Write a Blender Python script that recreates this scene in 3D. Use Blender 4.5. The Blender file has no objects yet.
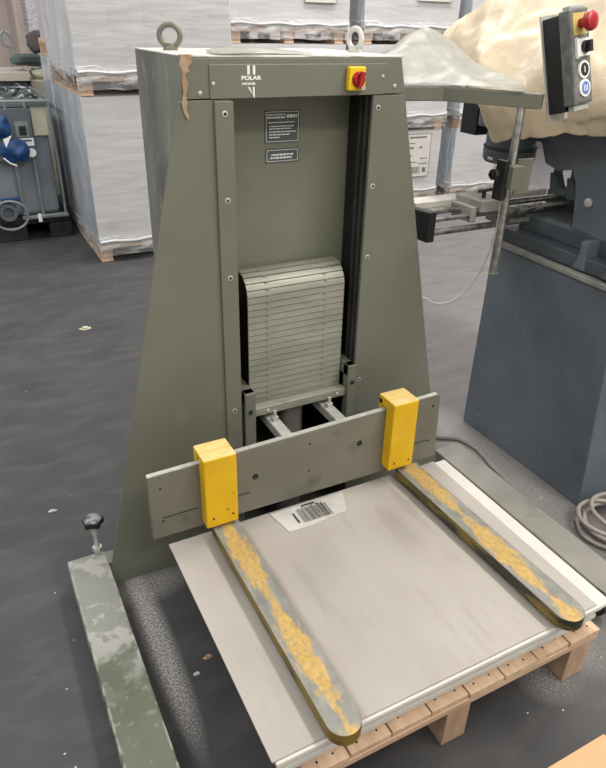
import bpy, bmesh, math, random
from mathutils import Vector, Matrix, noise
random.seed(7)
sc = bpy.context.scene
col = sc.collection
PI = math.pi

# ------------------------------------------------------------ materials
def mat(name, c1, c2=None, scale=6, rough=.5, metal=0, bump=0, bscale=None, stretch=(1,1,1), c3=None, c3amt=.5,
        c3scale=20, c3stretch=(1,1,1), detail=6, lo=.35, hi=.65, coat=0, alpha=1, bdist=.01, trans=0, rough2=None, c3soft=.06):
    m = bpy.data.materials.new(name); m.use_nodes = True
    nt = m.node_tree; N = nt.nodes; L = nt.links
    b = N['Principled BSDF']
    b.inputs['Roughness'].default_value = rough
    b.inputs['Metallic'].default_value = metal
    b.inputs['Coat Weight'].default_value = coat
    b.inputs['Coat Roughness'].default_value = .15
    b.inputs['Alpha'].default_value = alpha
    b.inputs['Base Color'].default_value = (*c1, 1)
    tc = N.new('ShaderNodeTexCoord')
    def nz(sca, st, det=detail):
        mp = N.new('ShaderNodeMapping'); mp.inputs['Scale'].default_value = st
        L.new(tc.outputs['Object'], mp.inputs['Vector'])
        n = N.new('ShaderNodeTexNoise'); n.inputs['Scale'].default_value = sca; n.inputs['Detail'].default_value = det
        L.new(mp.outputs[0], n.inputs['Vector']); return n.outputs['Fac']
    def ramp(src, a, bb):
        r = N.new('ShaderNodeMapRange'); r.inputs['From Min'].default_value = a; r.inputs['From Max'].default_value = bb
        L.new(src, r.inputs['Value']); return r.outputs[0]
    def mix(f, a, bcol):
        x = N.new('ShaderNodeMix'); x.data_type = 'RGBA'
        if hasattr(f, 'is_linked'): L.new(f, x.inputs['Factor'])
        else: x.inputs['Factor'].default_value = f
        for k, v in (('A', a), ('B', bcol)):
            s = [i for i in x.inputs if i.name == k and i.type == 'RGBA'][0]
            if hasattr(v, 'is_linked'): L.new(v, s)
            else: s.default_value = (*v, 1)
        return [o for o in x.outputs if o.type == 'RGBA'][0]
    out = None
    if c2:
        out = mix(ramp(nz(scale, stretch), lo, hi), c1, c2)
    if c3:
        out = mix(ramp(nz(c3scale, c3stretch), 1-c3amt, 1-c3amt+c3soft), out or c1, c3)
    if out: L.new(out, b.inputs['Base Color'])
    if rough2 is not None:
        r = N.new('ShaderNodeMapRange'); r.inputs['To Min'].default_value = rough; r.inputs['To Max'].default_value = rough2
        r.inputs['From Min'].default_value = .3; r.inputs['From Max'].default_value = .7
        L.new(nz(scale*1.3, stretch), r.inputs['Value']); L.new(r.outputs[0], b.inputs['Roughness'])
    if bump:
        bp = N.new('ShaderNodeBump'); bp.inputs['Strength'].default_value = bump; bp.inputs['Distance'].default_value = bdist
        L.new(nz(bscale or scale, stretch), bp.inputs['Height']); L.new(bp.outputs[0], b.inputs['Normal'])
    m['o'] = 1
    m.node_tree['colout'] = 1
    mat.last = (nt, N, L, b, tc, nz, ramp, mix, out)
    return m

def lin(r, g, b):
    f = lambda c: (c/255/12.92) if c/255 <= .04045 else ((c/255+.055)/1.055)**2.4
    return (f(r), f(g), f(b))

M = {}
M['green'] = mat('green_grey_paint', lin(105,106,93), lin(113,114,100), 3, .42, bump=.05, bscale=120, bdist=.002,
                 c3=lin(122,120,108), c3amt=.36, c3scale=7, c3soft=.2)
M['green_side'] = mat('scuffed_grey_paint', lin(98,100,93), lin(128,129,120), 5, .5, stretch=(1,1,.5), c3=lin(156,155,146), c3amt=.43, c3scale=12, c3stretch=(1,1.5,.5), c3soft=.15)
M['palebar'] = mat('pale_worn_bar', lin(196,192,184), lin(176,172,164), 14, .5)
M['green_dust'] = mat('dusty_green_paint', lin(120,122,108), lin(196,194,186), 9, .75, lo=.3, hi=.5, detail=9)
M['panel'] = mat('recess_panel_paint', lin(113,115,98), lin(122,123,106), 4, .45, bump=.03, bscale=90, bdist=.002)
M['steel'] = mat('brushed_steel', lin(140,140,132), lin(165,163,155), 12, .38, metal=.6, stretch=(.2,1,1), bump=.05)
M['chrome'] = mat('chromed_rod', lin(205,203,196), lin(140,138,132), 30, .28, metal=.9)
M['slat'] = mat('aluminium_slats', lin(140,140,126), lin(160,159,146), 14, .5, metal=.3, stretch=(.3,1,1), c3=lin(122,122,110), c3amt=.4, c3scale=25, c3stretch=(.3,1,1.5), c3soft=.15)
M['black'] = mat('black_paint', lin(22,22,24), lin(32,32,33), 8, .45)
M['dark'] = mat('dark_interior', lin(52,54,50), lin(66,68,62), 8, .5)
M['rubber'] = mat('black_rubber', lin(26,26,28), lin(44,44,44), 20, .7)
M['yellow'] = mat('yellow_paint', lin(214,168,8), lin(222,178,14), 10, .38, bump=.06, bscale=70, bdist=.002, c3=lin(120,88,26), c3amt=.3, c3scale=55, c3soft=.03)
M['yelpale'] = mat('rubbed_yellow_paint', lin(214,184,108), lin(220,196,134), 30, .5)
M['beam'] = mat('beam_paint', lin(106,104,92), lin(118,115,102), 6, .45, stretch=(.6,1,1), c3=lin(86,83,72), c3amt=.40, c3scale=9, c3soft=.2)
M['edge'] = mat('bare_steel_edge', lin(196,196,190), lin(176,176,168), 30, .4, metal=.3)
M['white'] = mat('white_print', lin(235,235,230), rough=.6)
M['label'] = mat('label_plate', lin(74,84,80), lin(84,92,88), 20, .5)
M['red'] = mat('red_plastic', lin(156,22,34), lin(170,30,42), 8, .35)
M['yplast'] = mat('yellow_plastic', lin(238,196,20), lin(228,182,14), 8, .4)
M['blue_machine'] = mat('slate_blue_paint', lin(90,98,106), lin(100,108,115), 5, .5, bump=.06, bscale=60, bdist=.003, c3=lin(112,118,122), c3amt=.37, c3scale=16, c3soft=.15)
M['blue_dark'] = mat('dark_slate_paint', lin(66,72,77), lin(80,87,92), 6, .5)
M['rim'] = mat('worn_rim_paint', lin(126,126,120), lin(150,148,140), 14, .55)
M['sheet'] = mat('grey_board', lin(158,151,143), lin(170,163,154), 3.5, .8, stretch=(1,.6,1), c3=lin(146,139,132), c3amt=.44, c3scale=6, c3stretch=(2.2,.45,1), c3soft=.2, detail=10)
M['paper'] = mat('white_paper', lin(206,202,194), lin(198,194,186), 8, .85)
M['paperedge'] = mat('white_paper_edges', lin(226,222,214), lin(204,200,192), 4, .85, stretch=(.5,.5,90))
M['wood'] = mat('pallet_wood', lin(196,166,136), lin(216,188,160), 9, .75, stretch=(5,.6,5), c3=lin(150,112,84), c3amt=.33, c3scale=8, c3stretch=(4,.7,4), c3soft=.1, bump=.15, bscale=30, bdist=.004)
M['wood_x'] = mat('pallet_wood_runner', lin(190,160,130), lin(208,180,152), 9, .75, stretch=(.6,5,5), c3=lin(150,115,88), c3amt=.35, c3scale=8, c3stretch=(.7,4,4), c3soft=.1)
M['woodor'] = mat('pallet_block_wood', lin(176,146,120), lin(194,166,140), 14, .75, stretch=(2,2,.6), c3=lin(140,96,66), c3amt=.36, c3scale=14, c3soft=.1)
M['wrap'] = mat('wrapped_white_carton', lin(188,187,187), lin(196,195,195), 2.5, .45, stretch=(.5,.5,3), bump=.25, bscale=7, bdist=.02, coat=.25)
M['wrapside'] = mat('wrinkled_stretch_film', lin(176,182,188), lin(204,208,212), 5, .3, stretch=(1.5,1.5,.5), bump=.9, bscale=9, bdist=.03, coat=.5)
M['lpaper'] = mat('dirty_label_paper', lin(196,193,187), lin(176,172,166), 12, .8)
M['card'] = mat('brown_cardboard', lin(190,150,108), lin(198,158,118), 3, .8)
M['tanfilm'] = mat('tan_wrapping_paper', lin(202,184,156), lin(216,199,172), 4, .42, bump=.5, bscale=6, bdist=.03, c3=lin(190,164,128), c3amt=.42, c3scale=5, c3soft=.3, coat=.15)
M['hose'] = mat('grey_hose', lin(128,120,114), lin(142,134,128), 20, .6)
M['cable'] = mat('pale_cable', lin(186,184,176), rough=.6)
M['ibc'] = mat('grey_tank_plastic', lin(112,120,128), lin(132,138,144), 3, .4)
M['ibcd'] = mat('dark_tank_panel', lin(84,90,95), lin(96,102,106), 5, .45)
M['galv'] = mat('galvanised_tube', lin(120,130,132), lin(140,146,146), 20, .45, metal=.3)
M['bluebag'] = mat('blue_plastic', lin(14,50,96), lin(24,72,126), 25, .5)
M['beige'] = mat('beige_board', lin(188,186,162), rough=.7)
M['scrapgrey'] = mat('grey_foil_scrap', lin(150,154,156), lin(186,188,188), 30, .35)
M['scrapdark'] = mat('dark_foil_scrap', lin(48,54,56), rough=.4)
M['textile'] = mat('dark_green_textile', lin(58,70,66), lin(112,126,118), 3, .9, stretch=(1,1,6))
M['brownbag'] = mat('brown_grey_fabric', lin(84,76,78), lin(104,94,94), 6, .85)
M['cream'] = mat('cream_panel', lin(204,196,182), rough=.6)
M['clear'] = None
M['tape'] = mat('torn_brown_cardboard', lin(176,156,130), lin(160,128,96), 40, .85)
M['badge'] = mat('blue_button_face', lin(98,118,178), rough=.4)
M['knobgrey'] = mat('worn_knob_plastic', lin(140,140,138), lin(40,40,42), 45, .5, lo=.45, hi=.6)

# worn arm: grey steel with yellow remains along the middle
def worn(name, xc, w, y0, y1):
    m = mat(name, lin(120,119,113), lin(146,144,137), 30, .5, metal=.15, stretch=(1,.5,1), detail=9)
    nt, N, L, b, tc, nz, ramp, mix, out = mat.last
    sep = N.new('ShaderNodeSeparateXYZ'); L.new(tc.outputs['Object'], sep.inputs[0])
    def mth(op, a, b_=None, c=None):
        n = N.new('ShaderNodeMath'); n.operation = op
        for i, v in enumerate((a, b_, c)):
            if v is None: continue
            if hasattr(v, 'is_linked'): L.new(v, n.inputs[i])
            else: n.inputs[i].default_value = v
        return n.outputs[0]
    dx = mth('ABSOLUTE', mth('SUBTRACT', sep.outputs['X'], xc))
    prof = mth('MULTIPLY', dx, 2.0/w)                      # 0 in the middle, 1 at the edge
    ph = mth('ADD', mth('MULTIPLY', sep.outputs['Y'], PI/.37), y0)
    hw = mth('POWER', mth('ABSOLUTE', mth('SINE', ph)), .6)
    v = mth('SUBTRACT', mth('MULTIPLY', hw, .72), prof)
    v = mth('ADD', v, mth('MULTIPLY', mth('SUBTRACT', nz(50, (1.3,.5,1), 10), .5), 1.6))
    ycol = mix(ramp(nz(80, (1.2,.7,1), 8), .38, .62), lin(192,152,66), lin(200,166,92))
    top = mix(mth('MULTIPLY', ramp(v, -.10, .22), .85), out, ycol)
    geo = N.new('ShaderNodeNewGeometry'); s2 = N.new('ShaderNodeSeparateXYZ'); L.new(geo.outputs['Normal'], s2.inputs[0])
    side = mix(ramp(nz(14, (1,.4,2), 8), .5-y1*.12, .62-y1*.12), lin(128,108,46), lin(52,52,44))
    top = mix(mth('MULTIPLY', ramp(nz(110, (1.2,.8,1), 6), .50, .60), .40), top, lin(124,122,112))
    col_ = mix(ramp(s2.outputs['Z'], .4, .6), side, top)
    L.new(col_, b.inputs['Base Color'])
    return m
# dusty foot: powder where noise says so
M['foot'] = mat('foot_paint_with_powder', lin(80,84,69), lin(94,98,81), 5, .6, detail=8)
def _foot():
    nt, N, L, b, tc, nz, ramp, mix, out = mat.last
    sep = N.new('ShaderNodeSeparateXYZ'); L.new(tc.outputs['Object'], sep.inputs[0])
    def mm(op, a, c):
        n = N.new('ShaderNodeMath'); n.operation = op
        for i, v in enumerate((a, c)):
            if hasattr(v, 'is_linked'): L.new(v, n.inputs[i])
            else: n.inputs[i].default_value = v
        return n.outputs[0]
    # powder settled on the rear half, broken swirls further forward
    v = mm('ADD', mm('MULTIPLY', mm('ADD', sep.outputs['Y'], .60), 1.3), mm('SUBTRACT', nz(8, (1,1,1), 9), .5))
    o = mix(mm('MULTIPLY', ramp(v, -.08, .12), .75), out, lin(132,132,125))
    sw = mm('MULTIPLY', ramp(nz(16, (1,1,1), 3), .50, .56), ramp(mm('ADD', sep.outputs['Y'], .75), 0, .3))
    o = mix(mm('MULTIPLY', sw, .55), o, lin(172,170,163))
    o = mix(mm('MULTIPLY', ramp(nz(34, (1,1,1), 10), .60, .68), .4), o, lin(148,146,135))
    for e0, e1 in ((-.829,-.835), (-.717,-.711)):
        em = mm('MULTIPLY', ramp(sep.outputs['X'], e0, e1), ramp(nz(22, (1,1,1), 6), .47, .56))
        o = mix(mm('MULTIPLY', em, .7), o, lin(176,174,160))
    L.new(o, b.inputs['Base Color'])
_foot()
M['foot2'] = mat('foot_paint_grey_dust', lin(132,129,121), lin(146,143,135), 7, .8, c3=lin(118,117,107), c3amt=.42, c3scale=9, c3soft=.2)

# floor
def floor_mat():
    m = mat('smooth_dark_concrete', lin(51,51,52), lin(64,63,64), 3.5, .62, detail=10, lo=.3, hi=.7, rough2=.68, bump=.1, bscale=25, bdist=.004)
    nt, N, L, b, tc, nz, ramp, mix, out = mat.last
    sep = N.new('ShaderNodeSeparateXYZ'); L.new(tc.outputs['Object'], sep.inputs[0])
    def mth(op, a, b_=None):
        n = N.new('ShaderNodeMath'); n.operation = op
        for i, v in enumerate((a, b_)):
            if v is None: continue
            if hasattr(v, 'is_linked'): L.new(v, n.inputs[i])
            else: n.inputs[i].default_value = v
        return n.outputs[0]
    # swept streaks
    o = mix(mth('MULTIPLY', ramp(nz(7, (.6,1.6,1), 12), .48, .62), .4), out, lin(80,78,77))
    o = mix(mth('MULTIPLY', ramp(nz(14, (1,1,1), 10), .52, .75), .35), o, lin(46,45,46))
    # paler floor colour towards the right
    pale_right = mth('MULTIPLY', ramp(mth('ADD', sep.outputs['X'], mth('MULTIPLY', nz(1.5,(1,1,1),4), .6)), 1.30, 1.75), 1.0)
    o = mix(mth('MULTIPLY', pale_right, mth('ADD', mth('MULTIPLY', ramp(nz(7,(.5,1.6,1),10), .3, .7), .35), .5)), o, lin(112,108,106))
    # powder lying beside the feet and around the pallet legs
    def blob(x, y, rx, ry, amt):
        a = mth('DIVIDE', mth('SUBTRACT', sep.outputs['X'], x), rx); c = mth('DIVIDE', mth('SUBTRACT', sep.outputs['Y'], y), ry)
        d = mth('SQRT', mth('ADD', mth('MULTIPLY', a, a), mth('MULTIPLY', c, c)))
        f = mth('MULTIPLY', ramp(d, 1.0, .35), amt)
        return mth('MULTIPLY', f, mth('ADD', ramp(nz(170,(1,1,1),8), .42, .60), .25))
    for (x, y, rx, ry, amt) in ((.062,-.30,.055,.46,.95), (1.1,-.96,.12,.10,.45), (1.25,-.86,.1,.2,.4), (1.70,.0,.17,.9,.6), (.1,-.06,.16,.09,.5), (1.35,-.3,.2,.9,.4)):
        o = mix(blob(x, y, rx, ry, amt), o, lin(164,161,156))
    # crumbs
    o = mix(ramp(nz(160,(1,1,1),2), .77, .80), o, lin(200,198,192))
    L.new(o, b.inputs['Base Color'])
    return m
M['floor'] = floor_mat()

def film_mat():
    m = bpy.data.materials.new('milky_plastic_film'); m.use_nodes = True
    nt = m.node_tree; N = nt.nodes; L = nt.links
    b = N['Principled BSDF']; b.inputs['Base Color'].default_value = (*lin(186,185,176), 1); b.inputs['Roughness'].default_value = .35
    tr = N.new('ShaderNodeBsdfTranslucent'); tr.inputs[0].default_value = (*lin(190,190,180), 1)
    tp = N.new('ShaderNodeBsdfTransparent')
    m1 = N.new('ShaderNodeMixShader'); m1.inputs[0].default_value = .35
    m2 = N.new('ShaderNodeMixShader')
    tc = N.new('ShaderNodeTexCoord'); n = N.new('ShaderNodeTexNoise'); n.inputs['Scale'].default_value = 9; n.inputs['Detail'].default_value = 6
    L.new(tc.outputs['Object'], n.inputs['Vector'])
    mr = N.new('ShaderNodeMapRange'); mr.inputs['From Min'].default_value = .3; mr.inputs['From Max'].default_value = .7
    mr.inputs['To Min'].default_value = .15; mr.inputs['To Max'].default_value = .6
    L.new(n.outputs['Fac'], mr.inputs[0]); L.new(mr.outputs[0], m2.inputs[0])
    bp = N.new('ShaderNodeBump'); bp.inputs['Strength'].default_value = .6; bp.inputs['Distance'].default_value = .02
    L.new(n.outputs['Fac'], bp.inputs['Height']); L.new(bp.outputs[0], b.inputs['Normal'])
    L.new(b.outputs[0], m1.inputs[1]); L.new(tr.outputs[0], m1.inputs[2]); L.new(m1.outputs[0], m2.inputs[1]); L.new(tp.outputs[0], m2.inputs[2])
    L.new(m2.outputs[0], N['Material Output'].inputs[0])
    return m
M['film'] = film_mat()
def skirt_mat():
    m = bpy.data.materials.new('clear_stretch_wrap'); m.use_nodes = True
    nt = m.node_tree; N = nt.nodes; L = nt.links
    b = N['Principled BSDF']; b.inputs['Base Color'].default_value = (.75,.75,.75,1); b.inputs['Roughness'].default_value = .15
    tp = N.new('ShaderNodeBsdfTransparent'); m2 = N.new('ShaderNodeMixShader')
    tc = N.new('ShaderNodeTexCoord'); mp = N.new('ShaderNodeMapping'); mp.inputs['Scale'].default_value = (1,1,4); L.new(tc.outputs['Object'], mp.inputs[0])
    n = N.new('ShaderNodeTexNoise'); n.inputs['Scale'].default_value = 6; n.inputs['Detail'].default_value = 7
    L.new(mp.outputs[0], n.inputs['Vector'])
    mr = N.new('ShaderNodeMapRange'); mr.inputs['From Min'].default_value = .45; mr.inputs['From Max'].default_value = .68
    mr.inputs['To Min'].default_value = .12; mr.inputs['To Max'].default_value = .6
    L.new(n.outputs['Fac'], mr.inputs[0]); L.new(mr.outputs[0], m2.inputs[0])
    bp = N.new('ShaderNodeBump'); bp.inputs['Strength'].default_value = .8; bp.inputs['Distance'].default_value = .03
    L.new(n.outputs['Fac'], bp.inputs['Height']); L.new(bp.outputs[0], b.inputs['Normal'])
    L.new(tp.outputs[0], m2.inputs[1]); L.new(b.outputs[0], m2.inputs[2]); L.new(m2.outputs[0], N['Material Output'].inputs[0])
    return m
M['skirt'] = skirt_mat()

# ------------------------------------------------------------ mesh builder
class MB:
    def __init__(s): s.bm = bmesh.new()
    def box(s, x0, x1, y0, y1, z0, z1, R=None, o=None):
        vs = [Vector((x, y, z)) for x in (x0, x1) for y in (y0, y1) for z in (z0, z1)]
        if R is not None: vs = [R @ (v-Vector(o)) + Vector(o) for v in vs]
        v = [s.bm.verts.new(p) for p in vs]
        for f in ((0,1,3,2),(4,6,7,5),(0,4,5,1),(2,3,7,6),(0,2,6,4),(1,5,7,3)): s.bm.faces.new([v[i] for i in f])
        return s
    def prism(s, pts, axis, a, b):
        # pts in the two other axes (in xyz order), extruded along axis from a to b
        def mk(p, t):
            q = list(p); q.insert(axis, t); return Vector(q)
        A = [s.bm.verts.new(mk(p, a)) for p in pts]; B = [s.bm.verts.new(mk(p, b)) for p in pts]
        n = len(pts)
        s.bm.faces.new(A); s.bm.faces.new(B[::-1])
        for i in range(n): s.bm.faces.new((A[i], B[i], B[(i+1)%n], A[(i+1)%n]))
        return s
    def cyl(s, p0, p1, r, r2=None, n=20, cap=True):
        p0 = Vector(p0); p1 = Vector(p1); r2 = r if r2 is None else r2
        d = (p1-p0).normalized(); a = d.orthogonal().normalized(); c = d.cross(a)
        A = []; B = []
        for i in range(n):
            t = 2*PI*i/n; w = a*math.cos(t)+c*math.sin(t)
            A.append(s.bm.verts.new(p0+w*r)); B.append(s.bm.verts.new(p1+w*r2))
        for i in range(n): s.bm.faces.new((A[i], A[(i+1)%n], B[(i+1)%n], B[i]))
        if cap: s.bm.faces.new(A[::-1]); s.bm.faces.new(B)
        return s
    def lathe(s, o, d, prof, n=24):
        o = Vector(o); d = Vector(d).normalized(); a = d.orthogonal().normalized(); c = d.cross(a)
        rings = []
        for (t, r) in prof:
            rings.append([s.bm.verts.new(o+d*t+(a*math.cos(2*PI*i/n)+c*math.sin(2*PI*i/n))*max(r,1e-4)) for i in range(n)])
        for A, B in zip(rings, rings[1:]):
            for i in range(n): s.bm.faces.new((A[i], A[(i+1)%n], B[(i+1)%n], B[i]))
        s.bm.faces.new(rings[0][::-1]); s.bm.faces.new(rings[-1])
        return s
    def tube(s, pts, r, n=10, closed=False, sub=6):
        P = [Vector(p) for p in pts]
        Q = []
        m = len(P)
        rng = range(m) if closed else range(m-1)
        for i in rng:
            g = (lambda k: P[k % m]) if closed else (lambda k: P[max(0, min(m-1, k))])
            a, b, c, d = g(i-1), g(i), g(i+1), g(i+2)
            for k in range(sub):
                t = k/sub
                Q.append(.5*((2*b)+(c-a)*t+(2*a-5*b+4*c-d)*t*t+(3*b-a-3*c+d)*t**3))
        if not closed: Q.append(P[-1])
        rings = []; K = len(Q); nrm = None
        for i, q in enumerate(Q):
            t = (Q[(i+1)%K]-Q[i-1]) if closed else (Q[min(i+1,K-1)]-Q[max(i-1,0)])
            t.normalize()
            if nrm is None: nrm = t.orthogonal().normalized()
            nrm = (nrm - t*nrm.dot(t)).normalized(); bn = t.cross(nrm)
            rings.append([s.bm.verts.new(q+(nrm*math.cos(2*PI*j/n)+bn*math.sin(2*PI*j/n))*r) for j in range(n)])
        for i in range(K if closed else K-1):
            A, B = rings[i], rings[(i+1)%K]
            for j in range(n): s.bm.faces.new((A[j], A[(j+1)%n], B[(j+1)%n], B[j]))
        if not closed: s.bm.faces.new(rings[0][::-1]); s.bm.faces.new(rings[-1])
        return s
    def build(s, name, material, parent=None, bevel=0, smooth=False, base=None):
        bmesh.ops.recalc_face_normals(s.bm, faces=s.bm.faces)
        b = Vector(base) if base is not None else (Vector(parent['wbase']) if parent else Vector((0,0,0)))
        if b.length: bmesh.ops.translate(s.bm, verts=s.bm.verts, vec=-b)
        me = bpy.data.meshes.new(name); s.bm.to_mesh(me); s.bm.free()
        me.materials.append(material if not isinstance(material, str) else M[material])
        if smooth:
            for p in me.polygons: p.use_smooth = True
            me.set_sharp_from_angle(angle=math.radians(40))
        o = bpy.data.objects.new(name, me); col.objects.link(o)
        if base is not None: o.location = b
        if parent:
            o.parent = parent
            if base is not None: o.location = (0,0,0)
        o['wbase'] = list(b)
        if bevel:
            md = o.modifiers.new('bevel', 'BEVEL'); md.width = bevel; md.segments = 2; md.limit_method = 'ANGLE'; md.angle_limit = math.radians(40)
            md.harden_normals = False
        return o
def tag(o, label=None, cat=None, group=None, kind=None):
    if label: o['label'] = label
    if cat: o['category'] = cat
    if group: o['group'] = group
    if kind: o['kind'] = kind
    return o
def empty(name, loc):
    o = bpy.data.objects.new(name, None); col.objects.link(o); o.location = loc; o.empty_display_size = .1
    o['wbase'] = list(loc); return o
def grid_surface(rows, name, material, parent=None, su=8, sv=8, amp=.01, nscale=8, thick=.002, seed=0, smooth=True, base=None, crease=0):
    # Catmull-Rom surface through a grid of control points
    R = [[Vector(p) for p in r] for r in rows]
    def cr(L, t):
        n = len(L)-1; i = min(int(t), n-1); f = t-i
        a, b, c, d = L[max(i-1,0)], L[i], L[i+1], L[min(i+2,n)]
        return .5*((2*b)+(c-a)*f+(2*a-5*b+4*c-d)*f*f+(3*b-a-3*c+d)*f**3)
    nu = (len(R[0])-1)*su; nv = (len(R)-1)*sv
    mb = MB(); V = []
    for j in range(nv+1):
        row = []
        for i in range(nu+1):
            colp = [cr(r, i/su) for r in R]
            p = cr(colp, j/sv)
            w = min(1, 4*min(i, nu-i)/nu+.5)
            d = Vector((noise.noise(p*nscale+Vector((seed,0,0))), noise.noise(p*nscale+Vector((0,seed+9,0))), noise.noise(p*nscale+Vector((0,5,seed)))))
            ridge = 1-abs(noise.noise(p*nscale*.7+Vector((3,seed,7))))*2
            if crease:
                for k_, (fq, am) in enumerate(((6, .022), (13, .010))):
                    cd_, cp_ = noise.voronoi(p*fq+Vector((seed, 2*k_, 0)))
                    ridge -= min(cd_[1]-cd_[0], .5)*am/amp*3*(amp/.05)
            row.append(mb.bm.verts.new(p+(d*amp*(1 if not crease else .45)+Vector((0,0,1))*ridge*amp*.6)*w))
        V.append(row)
    for j in range(nv):
        for i in range(nu): mb.bm.faces.new((V[j][i], V[j][i+1], V[j+1][i+1], V[j+1][i]))
    o = mb.build(name, material, parent, smooth=smooth, base=base)
    md = o.modifiers.new('thickness', 'SOLIDIFY'); md.thickness = thick; md.offset = 0
    return o
def text_mesh(body, size, M4, name, material, parent, extrude=.0004, align='CENTER', sx=1):
    cu = bpy.data.curves.new('t', 'FONT'); cu.body = body; cu.size = size; cu.extrude = extrude; cu.align_x = align; cu.align_y = 'CENTER'; cu.offset = size*.045
    t = bpy.data.objects.new('t', cu); col.objects.link(t)
    bpy.context.view_layer.update()
    me = bpy.data.meshes.new_from_object(t.evaluated_get(bpy.context.evaluated_depsgraph_get()))
    bpy.data.objects.remove(t)
    me.transform(Matrix.Diagonal((sx,1,1,1))); me.transform(M4); me.transform(Matrix.Translation(-Vector(parent['wbase'])))
    me.materials.clear(); me.materials.append(M[material])
    o = bpy.data.objects.new(name, me); col.objects.link(o); o.parent = parent; o['wbase'] = list(parent['wbase'])
    return o
FRONT = Matrix.Rotation(PI/2, 4, 'X')      # text plane facing -y

# ------------------------------------------------------------ setting
def struct(o): o['kind'] = 'structure'; return o
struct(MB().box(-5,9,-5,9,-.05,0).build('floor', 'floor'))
wm = mat('warm_plaster', lin(204,190,184), lin(210,196,190), 2, .85)
wm2 = mat('white_plaster', lin(214,212,208), lin(206,204,200), 2, .85)
struct(MB().box(-5,9,9,9.1,0,5).build('wall_back', wm))
struct(MB().box(-5.1,-5,-5,9,0,5).build('wall_left', wm2))
struct(MB().box(9,9.1,-5,9,0,5).build('wall_right', wm2))
struct(MB().box(-5,9,-5.1,-5,0,5).build('wall_front', wm2))
struct(MB().box(-5.1,9.1,-5.1,9.1,5,5.1).build('ceiling', wm2))

# ------------------------------------------------------------ stack lift
H = 1.665; XC = .695
XL, XR, DEP = .361, 1.028, .48
RL, RR = .488, .931
lift = empty('stack_lift', (XC, .2, 0))
tag(lift, 'tall green-grey stack lift with yellow brackets and two long worn arms over the paper pile', 'lift')
hz = 1.562
# column shell
MB().box(XL, XL+.004, .01, DEP, 0, H-.004).build('side_panel', 'green_side', lift)
MB().box(XR-.004, XR, .01, DEP, 0, H-.004).build('side_panel', 'green', lift)
MB().box(XL+.004, XR-.004, DEP-.004, DEP, 0, H-.004).build('rear_panel', 'green', lift)
topo = MB().box(XL, XR, .0, DEP, H-.004, H).build('top_panel', 'green_dust', lift, bevel=.0015)
topo['label'] = 'top panel covered in pale dust'
# front: header and two tapered wings
sl = .2358
def xl(z): return -.028 + (z)*sl*.9925
def xr(z): return 1.405 - z*sl*.9725
MB().prism([(xl(hz+.002), hz+.002), (xr(hz+.002), hz+.002), (xr(H), H-.004), (XL, H-.004)], 1, 0, .01).build('header_panel', 'green', lift, bevel=.002)
lw = MB().prism([(xl(0), .0), (RL-.005, .0), (RL-.005, hz-.001), (xl(hz), hz-.001)], 1, 0.0, .01).build('front_wing', 'green', lift, bevel=.0015)
rw = MB().prism([(xr(0), .0), (RR, .0), (RR, hz-.001), (xr(hz), hz-.001)], 1, 0.0, .01).build('front_wing', 'green', lift, bevel=.0015)
# rear gussets of the wings
MB().prism([(.01,0), (.4,0), (.4,.02), (.01,.9)], 0, XL-.012, XL-.004).build('gusset', 'green_side', lift)
# recess
MB().box(RL+.002, RR+.012, .15, .156, .93, hz+.06).build('recess_panel', 'panel', lift)
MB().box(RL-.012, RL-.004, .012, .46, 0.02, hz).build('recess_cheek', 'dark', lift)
MB().box(RR+.012, RR+.02, .012, .46, 0.02, hz).build('recess_cheek', 'black', lift)  # black colour carries the shade of this unlit inner wall
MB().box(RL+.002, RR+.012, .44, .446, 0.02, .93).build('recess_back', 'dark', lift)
# header raised plate with print
hp = MB().box(.424, .970, -.004, -.0005, hz+.001, 1.646).build('header_plate', 'green', lift, bevel=.003)
for (x, z) in ((.434,1.60), (.959,1.612)):
    MB().lathe((x,-.004,z), (0,-1,0), [(0,.005),(.0015,.005),(.003,.002)], 12).build('rivet', 'edge', hp, smooth=True)
MB().lathe((.398,-.0005,1.578), (0,-1,0), [(0,.006),(.0015,.006),(.003,.003)], 12).build('rivet', 'edge', lift, smooth=True)
MB().lathe((1.005,-.0005,1.585), (0,-1,0), [(0,.006),(.0015,.006),(.003,.003)], 12).build('rivet', 'edge', lift, smooth=True)
lg = MB()
for dx in (-.0095, .0065):
    lg.box(.543+dx-.0035, .543+dx+.0035, -.0048, -.0041, 1.621, 1.643)
lg.prism([(.5305,1.591),(.537,1.591),(.5465,1.566),(.5465,1.562+.006)], 1, -.0048, -.0041)
lg.prism([(.5455,1.591),(.5505,1.591),(.5505,1.562),(.5455,1.572)], 1, -.0048, -.0041)
logo = lg.build('logo', 'white', hp)
text_mesh('POLAR', .0135, Matrix.Translation((.541,-.0045,1.6125)) @ FRONT, 'lettering', 'white', hp, sx=1.35)
text_mesh('MOHR', .0078, Matrix.Translation((.5335,-.0045,1.5985)) @ FRONT, 'lettering', 'white', hp, sx=1.7)
# main switch
sw = MB().box(.833, .889, -.024, -.0045, 1.577, 1.639).build('main_switch', 'yplast', lift, bevel=.004)
MB().lathe((.863,-.024,1.606), (0,-1,0), [(0,.021),(.006,.020),(.010,.017)], 24).build('switch_knob', 'red', sw, smooth=True)
MB().box(.857,.870,-.047,-.034,1.583,1.628, Matrix.Rotation(math.radians(12),3,'Y'), (.863,-.04,1.606)).build('switch_handle', 'red', sw, bevel=.002)
MB().box(.859,.873,-.050,-.0475,1.582,1.590).build('switch_lock_tab', 'edge', sw)
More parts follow.
